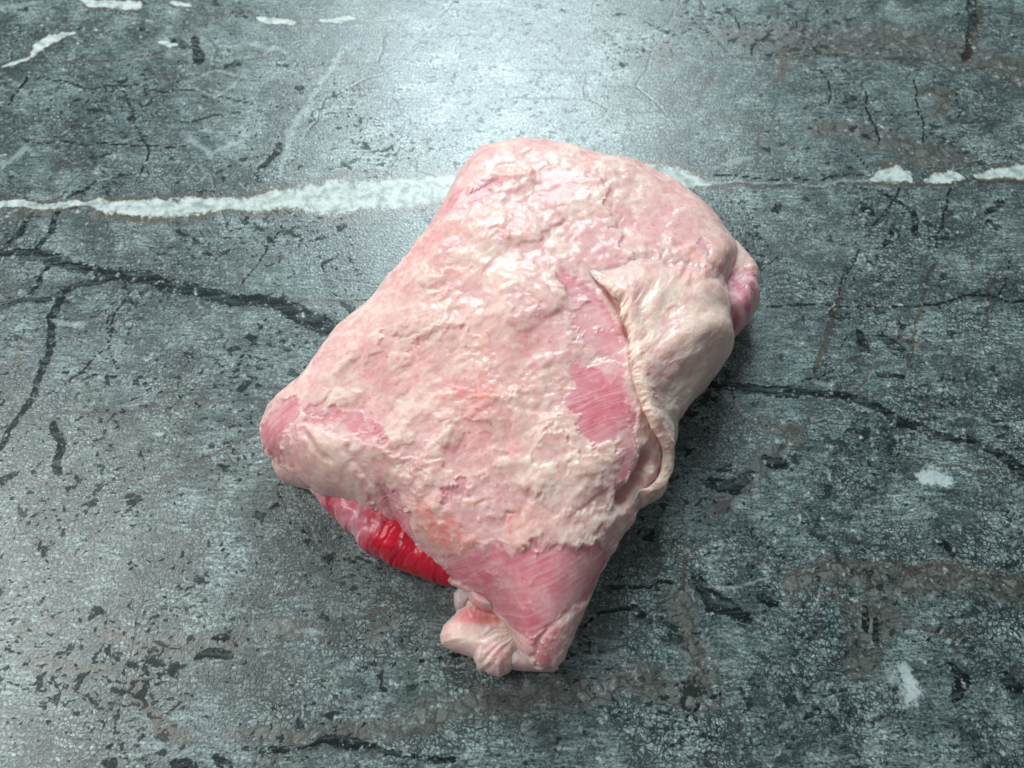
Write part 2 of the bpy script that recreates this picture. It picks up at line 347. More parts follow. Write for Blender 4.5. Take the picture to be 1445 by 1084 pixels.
LINE = [
 [(40,588,2),(110,581,3),(200,577,3),(260,569,2.5),(400,563,2.5)],[(115,717,1.6),(200,690,2.5),(240,672,4.5),(265,662,4),(300,640,3),(385,598,3)],
 [(340,862,1.6),(400,830,3.5),(450,805,3),(490,780,3)],[(-20,888,2),(60,882,2.5),(140,873,2),(220,873,2),(290,882,2)],
 [(360,870,2),(400,870,3),(440,890,3),(455,910,4)],[(150,880,3),(165,915,3)],[(90,975,3),(150,950,4),(180,940,4)],
 [(185,955,6),(200,985,10),(225,1010,13),(258,1050,14)],
 [(520,870,7),(540,850,6),(560,835,4)],
 [(940,78,2),(1060,84,3.5),(1160,80,3.5),(1230,81,3),(1310,86,3),(1350,100,3),(1400,95,2),(1450,130,4)],
 [(1005,265,6),(1080,264,6),(1160,260,5),(1230,260,3),(1300,260,3),(1380,258,3),(1450,254,3)],
 [(-5,98,3),(30,90,4),(52,78,3)],[(80,40,2.5),(95,25,2)],[(60,88,2),(140,86,2.5),(200,80,2.5),(260,70,2)],[(340,85,2),(390,76,2.5)],
 [(280,20,3),(345,18,3),(400,36,2)],[(420,33,2),(480,32,3),(560,30,3)],
 [(1190,400,3),(1175,445,6),(1165,480,6),(1152,515,5)],[(1322,365,2),(1312,385,4),(1300,430,3),(1290,480,3),(1275,530,2)],[(1405,375,2),(1398,420,3),(1390,460,2)],
 [(1130,562,1.6),(1180,568,2),(1230,578,2.2),(1270,600,2.5),(1320,620,2.5),(1380,640,2.5),(1445,680,3)],
 [(1130,580,2),(1200,610,2),(1300,650,2),(1400,670,2)],[(1300,590,1.6),(1320,560,2)],
 [(1115,785,3),(1130,800,3),(1200,790,3),(1260,795,4),(1340,805,4),(1445,815,5)],[(965,830,5),(970,790,5),(1000,762,5)],
 [(1110,855,2.5),(1180,845,2.5),(1210,860,2)],[(1320,840,4),(1340,870,4)],[(960,970,2),(1010,960,3),(1040,955,2)],
 [(1100,10,2),(1080,50,2.5),(1065,80,2.5)],[(1140,10,2),(1120,75,2.5)],[(1155,40,2),(1135,80,2)],[(990,20,2),(960,50,2)],
 [(1385,10,5),(1370,60,5),(1360,85,4)],
 [(1005,100,7),(985,150,6)],[(1110,70,10),(1095,120,5)],[(1075,175,3),(1065,240,3)],
]
BROWN = [
 [(1020,50,22),(1100,55,30),(1180,60,38),(1260,55,40),(1350,70,34),(1445,100,34)],
 [(1120,820,30),(1180,800,34),(1250,820,40),(1330,815,36),(1450,835,34)],[(1240,850,60),(1220,930,50)],
 [(1150,180,20),(1230,190,30),(1300,215,30),(1360,220,22)],[(1290,130,14),(1335,130,16),(1320,160,16)],
 [(150,900,20),(220,915,28),(280,915,26),(380,890,28),(440,890,26)],[(330,1035,14),(420,1040,24),(560,1030,28),(640,1000,24)],
 [(600,1000,30),(760,980,40),(900,960,36),(1000,990,36),(960,850,40)],[(30,890,12),(60,888,12)],
 [(50,925,24),(150,955,20)],[(940,60,16),(930,100,14)],[(0,305,8),(120,303,10),(230,305,12),(300,303,8)],
 [(550,870,20),(520,900,20)],[(1270,470,16),(1300,490,14)],[(1010,720,20),(1130,610,18),(1060,590,12)],
]
CALM = [[(520,40,90),(640,90,150),(760,130,190),(880,190,130),(960,120,70)], [(560,330,60),(600,250,60)]]
def field(x, y, veins, cap=-1.0):
    out = np.full(x.shape, cap)
    for v in veins:
        p = np.array(v, float); a = at(p[:, 0], p[:, 1]); b = at(p[:, 0], p[:, 1]+p[:, 2]); hw = np.linalg.norm(b-a, axis=1)*0.95
        ext = 2.2*hw.max()
        m = (x > a[:, 0].min()-ext) & (x < a[:, 0].max()+ext) & (y > a[:, 1].min()-ext) & (y < a[:, 1].max()+ext)
        if not m.any(): continue
        d, par, _ = seg_near(x[m], y[m], a[:, :2])
        w = np.interp(par, np.arange(len(hw)), hw)
        out[m] = np.maximum(out[m], np.maximum(1-d/w, cap))
    return out
def axis(lo, a, b, hi, step, coarse):
    return np.concatenate([np.arange(lo, a-1e-6, coarse), np.arange(a, b, step), np.arange(b, hi+1e-6, coarse)])
def build_worktop():
    xs = axis(-0.80, -0.47, 0.47, 0.80, 0.0013, 0.03); ys = axis(-0.45, -0.21, 0.36, 0.66, 0.0013, 0.03)
    X, Y = np.meshgrid(xs, ys); nx, ny = len(xs), len(ys); x, y = X.ravel(), Y.ravel()
    wx = x + 0.0030*fbm(x*40, y*40, 5, 3) ; wy = y + 0.0030*fbm(x*40, y*40, 77, 3)
    A = dict(white=field(wx, wy, WHITE), spot=field(wx, wy, SPOT, 0.0), pale=field(wx, wy, PALE, 0.0), dark=field(wx, wy, DARK, 0.0), crack=field(wx, wy, [[(q[0], q[1], q[2]*0.75) for q in v] for v in CRACK], 0.0),
             line=field(wx, wy, LINE, 0.0), calm=field(wx, wy, CALM, 0.0), brown=field(wx, wy, BROWN, 0.0))
    V = np.stack([x, y, np.zeros_like(x)], -1); F = grid_faces(nx, ny)
    # turn the slab's edge down and close it below
    i = np.arange(nx*ny).reshape(ny, nx)
    rim = np.concatenate([i[0, :-1], i[:-1, -1], i[-1, :0:-1], i[:0:-1, 0]])
    n0 = len(V); low = V[rim].copy(); low[:, 2] = -0.03
    V = np.concatenate([V, low]); k = np.arange(len(rim)); k2 = (k+1) % len(rim)
    F = np.concatenate([F, np.stack([rim[k], n0+k, n0+k2, rim[k2]], -1)])
    c = len(V); V = np.concatenate([V, [[0, 0.1, -0.03]]])
    T = np.stack([n0+k, np.full(len(k), c), n0+k2], -1)
    for q in A: A[q] = np.concatenate([A[q], A[q][rim], [0]])
    o = mesh_from('stone_worktop', V, F, stone_material(), None, A, T)
    o['kind'] = 'structure'; o['label'] = 'dark grey green stone worktop with white and black veins'
    return o
build_worktop()

# ================================================================== THE JOINT OF MEAT
def meat_material(name, sss=0.75, rough=(0.40, 0.60), bump=0.28):
    s = NT(name); tc = s.n('ShaderNodeTexCoord').outputs['Object']
    col = s.attr('tint')[0]; lean = s.attr('lean')[2]
    n1 = s.noise(tc, 260, 4, 0.6, 0.6); n2 = s.noise(tc, 900, 3, 0.6, 0.3)
    v = s.ramp(n1, 0.3, 0.7, 0.88, 1.08)
    cc = s.n('ShaderNodeCombineColor'); s.put(cc.inputs[0], s.ramp(n1, 0.3, 0.7, 0.96, 1.03)); s.put(cc.inputs[1], v); s.put(cc.inputs[2], v)
    c = s.mix(1.0, col, cc.outputs[0], 'MULTIPLY')
    s.put(s.bsdf.inputs['Base Color'], c)
    s.bsdf.subsurface_method = 'RANDOM_WALK'
    s.bsdf.inputs['Subsurface Weight'].default_value = sss
    s.bsdf.inputs['Subsurface Radius'].default_value = (1.0, 0.35, 0.28)
    s.bsdf.inputs['Subsurface Scale'].default_value = 0.006
    s.put(s.bsdf.inputs['Roughness'], s.ramp(s.noise(tc, 130, 3, 0.6), 0.32, 0.68, rough[0], rough[1]))
    s.bsdf.inputs['Specular IOR Level'].default_value = 0.32
    s.bsdf.inputs['Coat Weight'].default_value = 0.22; s.bsdf.inputs['Coat Roughness'].default_value = 0.10
    h = s.math('ADD', s.math('MULTIPLY', n1, 0.7), s.math('MULTIPLY', n2, 0.3))
    h = s.math('MULTIPLY', h, s.ramp(lean, 0.0, 1.0, 1.0, 0.45))
    s.put(s.bsdf.inputs['Normal'], s.bump(h, bump, 0.0016))
    return s.m
MEAT = meat_material('raw_meat')
RED = meat_material('red_muscle_flesh', 0.15, (0.22, 0.40), 0.25)

FATC = np.array((0.79, 0.525, 0.465)); CREAM = np.array((0.83, 0.635, 0.535)); PINKF = np.array((0.77, 0.35, 0.345))
LILAC = np.array((0.74, 0.41, 0.40)); LEAN = np.array((0.68, 0.175, 0.225)); STAIN = np.array((0.86, 0.29, 0.24)); BLOOD = np.array((0.64, 0.012, 0.035))
def lerp(a, b, t): return a + (b-a)*t[:, None]

class Pillow:
    """a soft closed form on the worktop: plan outline (world metres), height field, rolled rim; sheet coordinates (a, b) in the unit disc"""
    def __init__(s, outline, centre, hfun, ze, R, under, base=0.0, tabled=True):
        s.c = np.array(centre); o = np.array(outline)-s.c
        th = np.arctan2(o[:, 1], o[:, 0]); r = np.hypot(o[:, 0], o[:, 1]); k = np.argsort(th); th, r = th[k], r[k]
        T = np.linspace(-math.pi, math.pi, 1441)
        rr = np.interp(T, np.concatenate([th-2*math.pi, th, th+2*math.pi]), np.tile(r, 3))
        ker = np.hanning(17); ker /= ker.sum()
        s.T, s.r = T, np.convolve(np.concatenate([rr[-9:-1], rr, rr[1:9]]), ker, 'valid')
        s.h, s.ze, s.R, s.under, s.base = hfun, ze, R, under, base
        rm = s.r.mean(); s.L = rm - R + 1.57*0.9*R + under
        s.scale = s.L
    def surf(s, a, b):
        rho = np.hypot(a, b); th = np.arctan2(b, a); r = np.interp(th, s.T, s.r)
        R = np.minimum(s.R, 0.6*r); Lf = r-R; La = 1.45*R; Lu = np.full_like(r, s.under*1.3)
        L = Lf+La+Lu; q = rho*L
        f1 = np.clip(q, 0, Lf); f2 = np.clip((q-Lf)/La, 0, 1)*math.pi/2; f3 = np.clip((q-Lf-La)/Lu, 0, 1)*math.pi/2
        pr = f1 + R*np.sin(f2) - s.under*(1-np.cos(f3))
        x = s.c[0]+pr*np.cos(th); y = s.c[1]+pr*np.sin(th)
        H = s.h(x, y); ze = np.minimum(s.ze, 0.6*H)
        z = ze+(H-ze)*np.cos(f2)**0.9
        z = np.where(f3 > 0, ze*(1-np.sin(f3)), z)
        return np.stack([x, y, z+s.base], -1)
    def sheet(s, n):
        u = np.linspace(-1, 1, n); A, B = np.meshgrid(u, u)
        a = A*np.sqrt(1-B*B/2); b = B*np.sqrt(1-A*A/2)
        return a.ravel(), b.ravel(), grid_faces(n, n)
def normals(P, n):
    G = P.reshape(n, n, 3); du = np.gradient(G, axis=1); dv = np.gradient(G, axis=0)
    N = np.cross(du, dv); N /= np.linalg.norm(N, axis=2, keepdims=True)+1e-12
    return N.reshape(-1, 3)
def rim_cap(n):
    i = np.arange(n*n).reshape(n, n)
    return np.concatenate([i[0, :-1], i[:-1, -1], i[-1, :0:-1], i[:0:-1, 0]])

# plan outline of the joint where it bulges most (world metres), found from the survey
BODY_PX = [(368,612),(372,590),(380,568),(400,550),(430,525),(455,490),(485,455),(520,420),(550,390),(580,358),(600,325),(620,290),(640,255),(660,232),(685,208),(710,198),(735,194),(770,198),(800,204),(840,213),(880,225),(915,236),(945,252),(975,270),(1000,288),(1020,318),(1040,346),(1043,366),(1036,386),(1026,404),(1024,440),(1029,474),(1026,492),(1016,510),(992,538),(967,568),(946,595),(942,621),(933,651),(925,690),(905,715),(890,740),(870,765),(855,800),(835,840),(815,880),(800,915),(790,940),(770,948),(748,940),(730,905),(716,887),(694,865),(660,838),(630,812),(605,791),(575,763),(560,742),(545,726),(515,712),(470,702),(435,685),(405,664),(383,650),(370,630)]
CPX = (715, 575)

def height_map(pts):
    P = np.array(pts, float); Q = at(P[:, 0], P[:, 1], 0.035)[:, :2]; hv = P[:, 2]*0.92
    def h(x, y):
        d2 = (x[:, None]-Q[None, :, 0])**2 + (y[:, None]-Q[None, :, 1])**2
        w = np.exp(-d2/(2*0.034**2))+1e-9
        return (w*hv).sum(1)/w.sum(1)
    return h
BODY_H = height_map([(700,560,.066),(640,430,.068),(740,300,.066),(740,215,.058),(900,270,.060),(1010,350,.054),(960,470,.060),(880,560,.060),(780,680,.060),(560,520,.062),(450,560,.052),(395,610,.046),(520,660,.054),(620,740,.054),(740,790,.052),(850,760,.048),(760,870,.040),(785,925,.030)])
def fit_outline(target_px, centre_px, hfun, ze, R, under, its=14):
    """plan outline whose rolled form is seen along the surveyed contour"""
    c = np.array(centre_px, float); t = np.array(target_px, float)
    # densify the contour
    seg = [t[i]+(t[(i+1) % len(t)]-t[i])*f for i in range(len(t)) for f in np.linspace(0, 1, 12, endpoint=False)]
    t = np.array(seg); ta = np.arctan2(t[:, 1]-c[1], t[:, 0]-c[0]); tr = np.hypot(t[:, 0]-c[0], t[:, 1]-c[1])
    k = np.argsort(ta); ta, tr = ta[k], tr[k]; T3 = np.concatenate([ta-2*math.pi, ta, ta+2*math.pi]); R3 = np.tile(tr, 3)
    out = at(t[:, 0], t[:, 1], ze)[:, :2]; c0 = at(c[0], c[1], ze)[:2]
    for it in range(its):
        pl = Pillow(out, c0, hfun, ze, R, under)
        a, b, _ = pl.sheet(161); P = pl.surf(a, b); q = seen_at(P)-c
        qa = np.arctan2(q[:, 1], q[:, 0]); qr = np.hypot(q[:, 0], q[:, 1]); rho = np.hypot(a, b)
        nb = 240; bi = ((qa+math.pi)/(2*math.pi)*nb).astype(int) % nb
        th_s, corr = [], []
        for j in range(nb):
            m = np.where((bi == j) & (rho > 0.35))[0]
            if len(m) == 0: continue
            w = m[np.argmax(qr[m])]
            th_s.append(math.atan2(b[w], a[w])); corr.append(np.interp(qa[w], T3, R3)/qr[w])
        th_s, corr = np.array(th_s), np.array(corr); k = np.argsort(th_s); th_s, corr = th_s[k], corr[k]
        cc = np.interp(pl.T, np.concatenate([th_s-2*math.pi, th_s, th_s+2*math.pi]), np.tile(corr, 3))
        ker = np.hanning(15); ker /= ker.sum(); cc = np.convolve(np.concatenate([cc[-8:-1], cc, cc[1:8]]), ker, 'valid')
        r = pl.r*(1+0.8*(cc-1)); out = np.stack([c0[0]+r*np.cos(pl.T), c0[1]+r*np.sin(pl.T)], -1)
    return out, c0
ZE, RR, UN = 0.020, 0.032, 0.009
B_OUT, B_C = fit_outline(BODY_PX, CPX, BODY_H, ZE, RR, UN)
BODY = Pillow(B_OUT, B_C, BODY_H, ZE, RR, UN)
_n = 601; _a, _b, _ = BODY.sheet(_n); _P = BODY.surf(_a, _b); _N = normals(_P, _n); _vis = np.einsum('ij,ij->i', _N, CP-_P) > 0
_q = seen_at(_P)[_vis]; _w = np.stack([_a, _b], -1)[_vis]*BODY.scale
def unroll(P):
    """the skin laid flat: plan position pushed outward by the drop from the top, so that distances stay true on the sides"""
    v = P[:, :2]-B_C; r = np.hypot(v[:, 0], v[:, 1])+1e-6
    f = 1+0.9*np.clip(0.060-P[:, 2], -0.01, 0.06)/np.maximum(r, 0.03)
    return v[:, 0]*f, v[:, 1]*f
_s = np.stack(unroll(_P), -1)[_vis]
def trace(pts, sheet=False):
    """surveyed marks -> places on the joint's skin, in metres along it"""
    src = _w if sheet else _s
    return np.array([src[np.argmin((_q[:, 0]-p[0])**2+(_q[:, 1]-p[1])**2)] for p in pts])
def out_to(w, f=1.35): return np.asarray(w)/np.linalg.norm(w)*BODY.scale*f

# ------------------------------------------------ marks on the skin
LEAN_AREAS = [  # outline, depth below the fat, how lean (colour 0 lilac .. 1 deep pink)
 ([(783,392),(803,378),(818,380),(838,400),(852,425),(868,447),(878,470),(868,470),(850,440),(835,430),(815,425),(795,412)], .0008, .95),
 ([(800,415),(830,430),(855,440),(878,470),(884,505),(872,515),(850,500),(825,490),(805,470),(797,440)], .0008, .45),
 ([(795,520),(813,506),(842,512),(872,518),(888,540),(898,575),(905,600),(885,604),(866,622),(845,632),(828,620),(815,600),(797,575),(803,548)], .0009, .85),
 ([(868,610),(898,600),(905,640),(897,680),(880,700),(868,690),(876,650)], .0010, .35),
 ([(428,578),(455,566),(485,580),(522,588),(550,608),(548,630),(520,628),(500,615),(470,606),(440,602)], .0014, .72),
 ([(365,615),(378,580),(402,562),(424,568),(424,586),(404,602),(408,650),(392,648),(372,632)], .0012, .85),
 ([(632,788),(665,772),(700,768),(740,772),(770,768),(805,770),(850,768),(866,764),(856,800),(840,830),(826,850),(800,868),(775,878),(762,890),(748,900),(720,885),(690,858),(655,828),(622,805)], .0014, .92),
 ([(618,690),(645,678),(664,688),(652,708),(628,712)], .0012, .75),
 ([(520,700),(545,684),(568,706),(586,745),(592,775),(575,765),(555,735)], .0012, .80),
 ([(750,905),(775,880),(800,885),(790,925),(770,945),(745,930)], .0008, .45),
 ([(985,350),(995,340),(1003,352),(996,362)], .0010, .75),
 ([(598,305),(640,262),(660,262),(655,285),(625,312)], .0006, .35),
 ([(655,275),(690,255),(705,262),(690,280),(660,290)], .0006, .55),
 ([(650,720),(690,715),(720,730),(700,755),(660,750)], .0004, .25),
]
LILAC_AREAS = [
 [(755,250),(790,238),(812,255),(812,280),(785,292),(765,285)], [(800,320),(850,310),(880,340),(880,375),(840,360),(810,345)],
 [(690,690),(720,680),(740,700),(715,720)], [(940,300),(990,300),(985,345),(945,330)], [(630,640),(680,640),(700,665),(650,670)],
 [(660,760),(700,745),(725,760),(690,775)], [(840,745),(870,738),(866,764),(835,760)],[(820,820),(850,800),(830,860),(790,910),(800,860)],
 [(890,380),(930,378),(920,400),(895,398)],[(770,360),(800,350),(825,372),(800,385)],
]
STAINS = [((630,745),46,.95),((680,740),32,.9),((650,785),26,.9),((660,560),70,.42),((560,520),60,.20),((640,310),70,.30),((600,420),55,.20),((690,480),60,.22),((700,610),50,.25),((1000,360),35,.35),((595,725),34,.45),((990,385),20,.2),((720,735),30,.5),((400,570),30,.15),((630,385),55,.2)]
CREAMS = [((790,660),70,1.),((850,720),45,1.),((930,430),60,.9),((930,540),45,1.),((460,640),40,.8),((660,480),50,.7),((700,380),50,.6),((560,470),40,.6),((880,260),40,.4),((740,560),40,.5),((980,430),50,.5)]
STEPS = [  # line, raised side (+1 left of travel as surveyed), height, fade
 ([(853,245),(855,280),(862,305),(874,335),(887,358),(893,374)], 1, .0018, .012),
 ([(893,374),(915,366),(935,356)], 1, .0016, .008),
 ([(645,750),(690,762),(720,772),(770,764),(830,764),(870,766)], 1, .0009, .012),
 ([(560,500),(600,470),(640,455),(690,470)], 1, .0012, .010), ([(600,560),(650,545),(700,560),(740,545)], 1, .0012, .010),
 ([(500,600),(560,640),(620,650),(670,690)], 1, .0012, .010), ([(690,250),(730,240),(770,245)], 1, .0012, .009),
 ([(700,330),(735,345),(770,330),(810,300)], -1, .0012, .009), ([(740,600),(790,610),(820,640),(850,635)], 1, .0012, .010),
 ([(560,380),(610,385),(655,370),(700,395)], 1, .0010, .009), ([(775,720),(830,715),(870,712)], 1, .0010, .010),
]
LOBES = [  # raised fat lobes
 ([(412,622),(422,600),(440,600),(475,612),(492,622),(500,650),(540,690),(562,742),(515,712),(470,700),(430,674)], .0030),
 ([(610,585),(640,580),(655,610),(640,640),(615,625)], .0014), ([(725,575),(790,590),(830,640),(860,690),(800,730),(740,700),(715,640)], .0012),
 ([(700,380),(770,400),(790,440),(740,470),(690,450)], .0012), ([(545,440),(620,420),(660,460),(600,480),(550,475)], .0012),
]
VEIL = [([(785,785),(862,765),(845,810),(815,870),(785,885),(800,830)], .45), ([(690,800),(760,785),(775,850),(720,865)], .3), ([(820,520),(870,530),(880,560),(840,550)], .15), ([(375,630),(395,615),(408,645),(392,648)], .4)]
SMOOTH = [
 ([(412,622),(440,600),(492,622),(500,650),(540,690),(562,742),(515,712),(470,700),(430,674)], .65), ([(370,600),(400,560),(430,560),(420,600),(410,660)], .6),
 ([(900,240),(1000,290),(1060,360),(1030,390),(960,350),(890,330)], .5), ([(500,420),(560,370),(560,440),(470,520),(430,545)], .45),
 ([(600,330),(640,260),(690,230),(660,320),(620,370)], .4), ([(800,860),(850,790),(820,870),(790,940),(765,945)], .4),
 ([(660,230),(700,200),(760,196),(740,230),(690,250)], .3), ([(590,790),(560,745),(600,740),(640,800)], .6)]
GROOVES = [([(430,606),(445,625),(458,642),(470,648)], .0016, .0016), ([(915,645),(908,668),(897,688),(880,704)], .0100, .0048),
 ([(1024,392),(1030,420),(1034,450),(1036,475)], .0020, .0020), ([(800,868),(775,885),(760,905),(752,930)], .0012, .0016), ([(820,372),(850,402),(874,432),(886,470)], .0010, .0020)]
def lump_relief(wx, wy, seed=0):
    ax, ay = wx*1000, wy*1000                             # millimetres
    ca, sa = math.cos(0.55), math.sin(0.55)
    u, v = (ax*ca+ay*sa)*0.85, (-ax*sa+ay*ca)*1.1
    qx = u + 2.6*perlin(u/13, v/13, seed+1) + 0.9*perlin(u/4.5, v/4.5, seed+2)
    qy = v + 2.6*perlin(u/13, v/13, seed+3) + 0.9*perlin(u/4.5, v/4.5, seed+4)
    big = fbm(u/42, v/42, seed+5, 2)
    soft = sstep(-0.30, 0.45, fbm(u/20, v/20, seed+11, 3, 0.6))          # 0 smooth skin, 1 lumpy fat
    lob = 1-np.clip(worley(qx/7.5, qy/7.5, seed+6), 0, 1)**2; lob2 = 1-np.clip(worley(qx/3.4, qy/3.4, seed+7), 0, 1)**2
    lob3 = 1-np.clip(worley(qx/1.7, qy/1.7, seed+8), 0, 1)**2
    bil = lob*0.9+lob2*0.45*soft+0.25*lob3*soft
    t = (fbm(qx/15, qy/15, seed+9, 3, 0.5)+1.2)*1.9; fr = t-np.floor(t)
    ter = sstep(0.0, 0.30, fr)*(1-fr)                     # torn sheets: a sharp lip, then a slope down
    pat = sstep(-0.15, 0.35, fbm(u/17+9, v/17, seed+14, 2))
    crease = np.exp(-(np.abs(perlin(qx/11, qy/11, seed+15))/0.05)**2)*pat
    return (2.1*big + 0.75*lob*(0.2+0.8*soft) + 0.34*lob2*soft*(0.4+0.6*pat) + 0.17*lob3*(0.3+0.7*soft) + 0.30*ter*(0.15+0.85*pat)
            - 0.16*crease + 0.20*fbm(u/6, v/6, seed+12, 3))*0.001, soft, bil, ter
def skin(a, b, fine=True):
    """relief (metres along the normal) and pigment of the joint's outer skin"""
    wx, wy = unroll(BODY.surf(a, b))
    nx1 = fbm(wx*110, wy*110, 31, 4, 0.6); ny1 = fbm(wx*110, wy*110, 57, 4, 0.6)
    rx, ry = wx+0.0040*nx1, wy+0.0040*ny1
    rel, soft, bil, ter = lump_relief(wx, wy)
    lsd = np.full_like(wx, -0.02); lean = np.zeros_like(wx); depth = np.zeros_like(wx); tone = np.zeros_like(wx)
    wid = 0.0012+0.0065*sstep(0.0, 0.6, fbm(wx*45, wy*45, 35, 2))
    for pts, dp, tn in LEAN_AREAS:
        sd = poly_sd(rx, ry, trace(pts)); m = sstep(-wid, wid, sd); lsd = np.maximum(lsd, sd)
        lean = np.maximum(lean, m); depth = np.maximum(depth, m*dp*0.45); tone = np.maximum(tone, m*tn)
    lil = np.zeros_like(wx)
    for pts in LILAC_AREAS: lil = np.maximum(lil, sstep(-0.0025, 0.0035, poly_sd(rx, ry, trace(pts))))
    lil = np.maximum(lil, 0.75*sstep(0.18, 0.42, fbm(rx*55, ry*55, 71, 3)))
    # thin skins of fat left on the lean
    thin = sstep(0.30, 0.48, fbm(rx*170, ry*170, 83, 3))*lean*(1-sstep(0.6, 0.9, tone)*0.75)
    lean_e = lean*(1-0.7*thin)
    smo = np.zeros_like(wx)
    for pts, k in SMOOTH: smo = np.maximum(smo, k*sstep(-0.004, 0.006, poly_sd(rx, ry, trace(pts))))
    H = rel*(1-0.88*lean_e)*(1-0.5*lil*(1-lean))*(1-smo) - depth*(1-0.5*thin)
    for pts, side, h, fade in STEPS:
        P = trace(pts); m = (np.abs(rx-P[:, 0].mean()) < 0.07) & (np.abs(ry-P[:, 1].mean()) < 0.07)
        d, par, sd = seg_near(rx[m], ry[m], P)
        endf = sstep(0, 0.5, par)*sstep(0, 0.5, len(P)-1-par)
        H[m] += h*np.where(sd*side*-1 > 0, np.exp(-d/fade)*sstep(0, .0016, d), 0)*endf*(1-lean[m]*0.6)
    for pts, h in LOBES:
        sd = poly_sd(wx+0.0012*nx1, wy+0.0012*ny1, trace(pts), 0.02); f = np.clip(sd/0.009, 0, 1); H += h*np.sqrt(1-(1-f)**2)
    for pts, dp, wd in GROOVES:
        P = trace(pts); d, par, _ = seg_near(wx+0.0008*nx1, wy+0.0008*ny1, P); H -= dp*np.exp(-(d/wd)**2)
    # fibres of the lean run slantwise
    th = 0.42; fu, fv = wx*math.cos(th)+wy*math.sin(th), -wx*math.sin(th)+wy*math.cos(th)
    fib = perlin(fu*60, fv*900+2*perlin(fu*60, fv*90, 7), 8)*0.6 + perlin(fu*25, fv*420, 9)
    H += 0.00006*fib*lean_e
    # ---- pigment
    t1 = fbm(wx*38, wy*38, 101, 3); t2 = fbm(rx*130, ry*130, 103, 3)
    C = lerp(np.tile(FATC, (len(wx), 1)), PINKF, sstep(-0.2, 0.6, t1+0.6*t2)*0.8)
    C = lerp(C, PINKF*0.97, sstep(1.0, 0.35, bil)*0.45)
    C = lerp(C, CREAM, np.clip(sstep(0.6, 1.4, bil)*0.45, 0, 1))
    fl = fbm(rx*170+0.5*t2, ry*210, 107, 3, 0.6); C = lerp(C, CREAM*1.02, sstep(0.05, 0.40, fl)*0.40); C = lerp(C, np.array((0.70, 0.40, 0.40)), sstep(0.12, 0.42, -fl)*0.5)
    cr = np.zeros_like(wx)
    for p, r, k in CREAMS:
        c = trace([p])[0]; rad = r*0.00031; cr = np.maximum(cr, k*np.exp(-((rx-c[0])**2+(ry-c[1])**2)/(rad*rad)))
    C = lerp(C, CREAM, np.clip(cr*(0.75+0.5*t2), 0, 0.9))
    C = lerp(C, LILAC, np.clip(lil*0.80*(1-lean)*(1-0.4*cr), 0, 1))
    st = np.zeros_like(wx)
    for p, r, k in STAINS:
        c = trace([p])[0]; rad = r*0.00031; st = np.maximum(st, k*np.exp(-((rx-c[0])**2+(ry-c[1])**2)/(rad*rad)))
    C = lerp(C, STAIN, np.clip(st*(0.80+0.8*t2), 0, 0.9)*(1-0.6*lean))
    for pts, k in VEIL: tone = tone*(1-k*sstep(-0.004, 0.006, poly_sd(rx, ry, trace(pts))))
    LC = lerp(np.tile(LILAC, (len(wx), 1)), LEAN, np.clip(tone+0.35*t1+0.25*t2, 0, 1))
    LC = LC*(1+0.10*np.clip(fib, -1, 1))[:, None]
    LC = lerp(LC, np.array((0.74, 0.50, 0.52)), np.clip(sstep(0.35, 0.9, fib)*0.35+sstep(0.2, 0.8, fbm(fu*30, fv*110, 141, 3))*0.3, 0, 1))
    film = np.exp(-np.clip(lsd, 0, 1)/0.0035)*np.clip(0.45+0.9*fbm(rx*120, ry*120, 151, 3), 0, 1)
    LC = lerp(LC, np.array((0.80, 0.56, 0.54)), film*0.5)
    ln = np.exp(-(perlin(fu*14+9, fv*620+1.5*perlin(fu*40, fv*60, 27), 28)/0.10)**2)*sstep(0.45, 0.8, tone)
    LC = lerp(LC, np.array((0.84, 0.55, 0.55)), ln*0.5)
    C = lerp(C, LC, np.clip(lean_e*0.96, 0, 1))
    # small blood dots and torn rims
    dots = worley(wx*75, wy*75, 5); C = lerp(C, np.array((0.55, 0.05, 0.07)), sstep(0.05, 0.03, dots)*0.7*(t1 > 0.25))
    edge = lean*(1-lean)*4
    C = lerp(C, np.array((0.86, 0.74, 0.70)), np.clip(edge*0.12, 0, 1))
    return H, C, lean_e, nx1, ny1

root = bpy.data.objects.new('meat_joint', None); S.collection.objects.link(root)
root.location = (0, 0, 0)
root['label'] = 'raw boneless joint of pink lamb with creamy fat cap, folded on the stone worktop'
root['category'] = 'meat'

def soften(H, n, sig):
    k = np.arange(-6, 7); g = np.exp(-k*k/(2*sig*sig)); g /= g.sum(); G = np.pad(H.reshape(n, n), 6, mode='edge')
    G = sum(w*G[6+i:6+i+n, :] for i, w in zip(k, g)); return sum(w*G[:, 6+i:6+i+n] for i, w in zip(k, g)).ravel()
def build_body(n=860):
    a, b, F = BODY.sheet(n); P = BODY.surf(a, b); N = normals(P, n)
    H, C, L, _, _ = skin(a, b)
    rho = np.hypot(a, b); H = (0.45*soften(H, n, 2.2)+0.55*soften(H, n, 0.7))*sstep(1.0, 0.93, rho)
    C = np.stack([soften(C[:, i], n, 0.6) for i in range(3)], -1)
    V = P+N*H[:, None]; V[:, 2] = np.maximum(V[:, 2], 0.0004)
    rim = rim_cap(n); c = len(V); V = np.concatenate([V, [[B_C[0], B_C[1], 0.0004]]])
    C = np.concatenate([C, [FATC]]); L = np.concatenate([L, [0]])
    T = np.stack([np.roll(rim, -1), rim, np.full(len(rim), c)], -1)
    return mesh_from('fat_covered_body', V, F, MEAT, root, dict(tint=C, lean=L), T)
build_body()

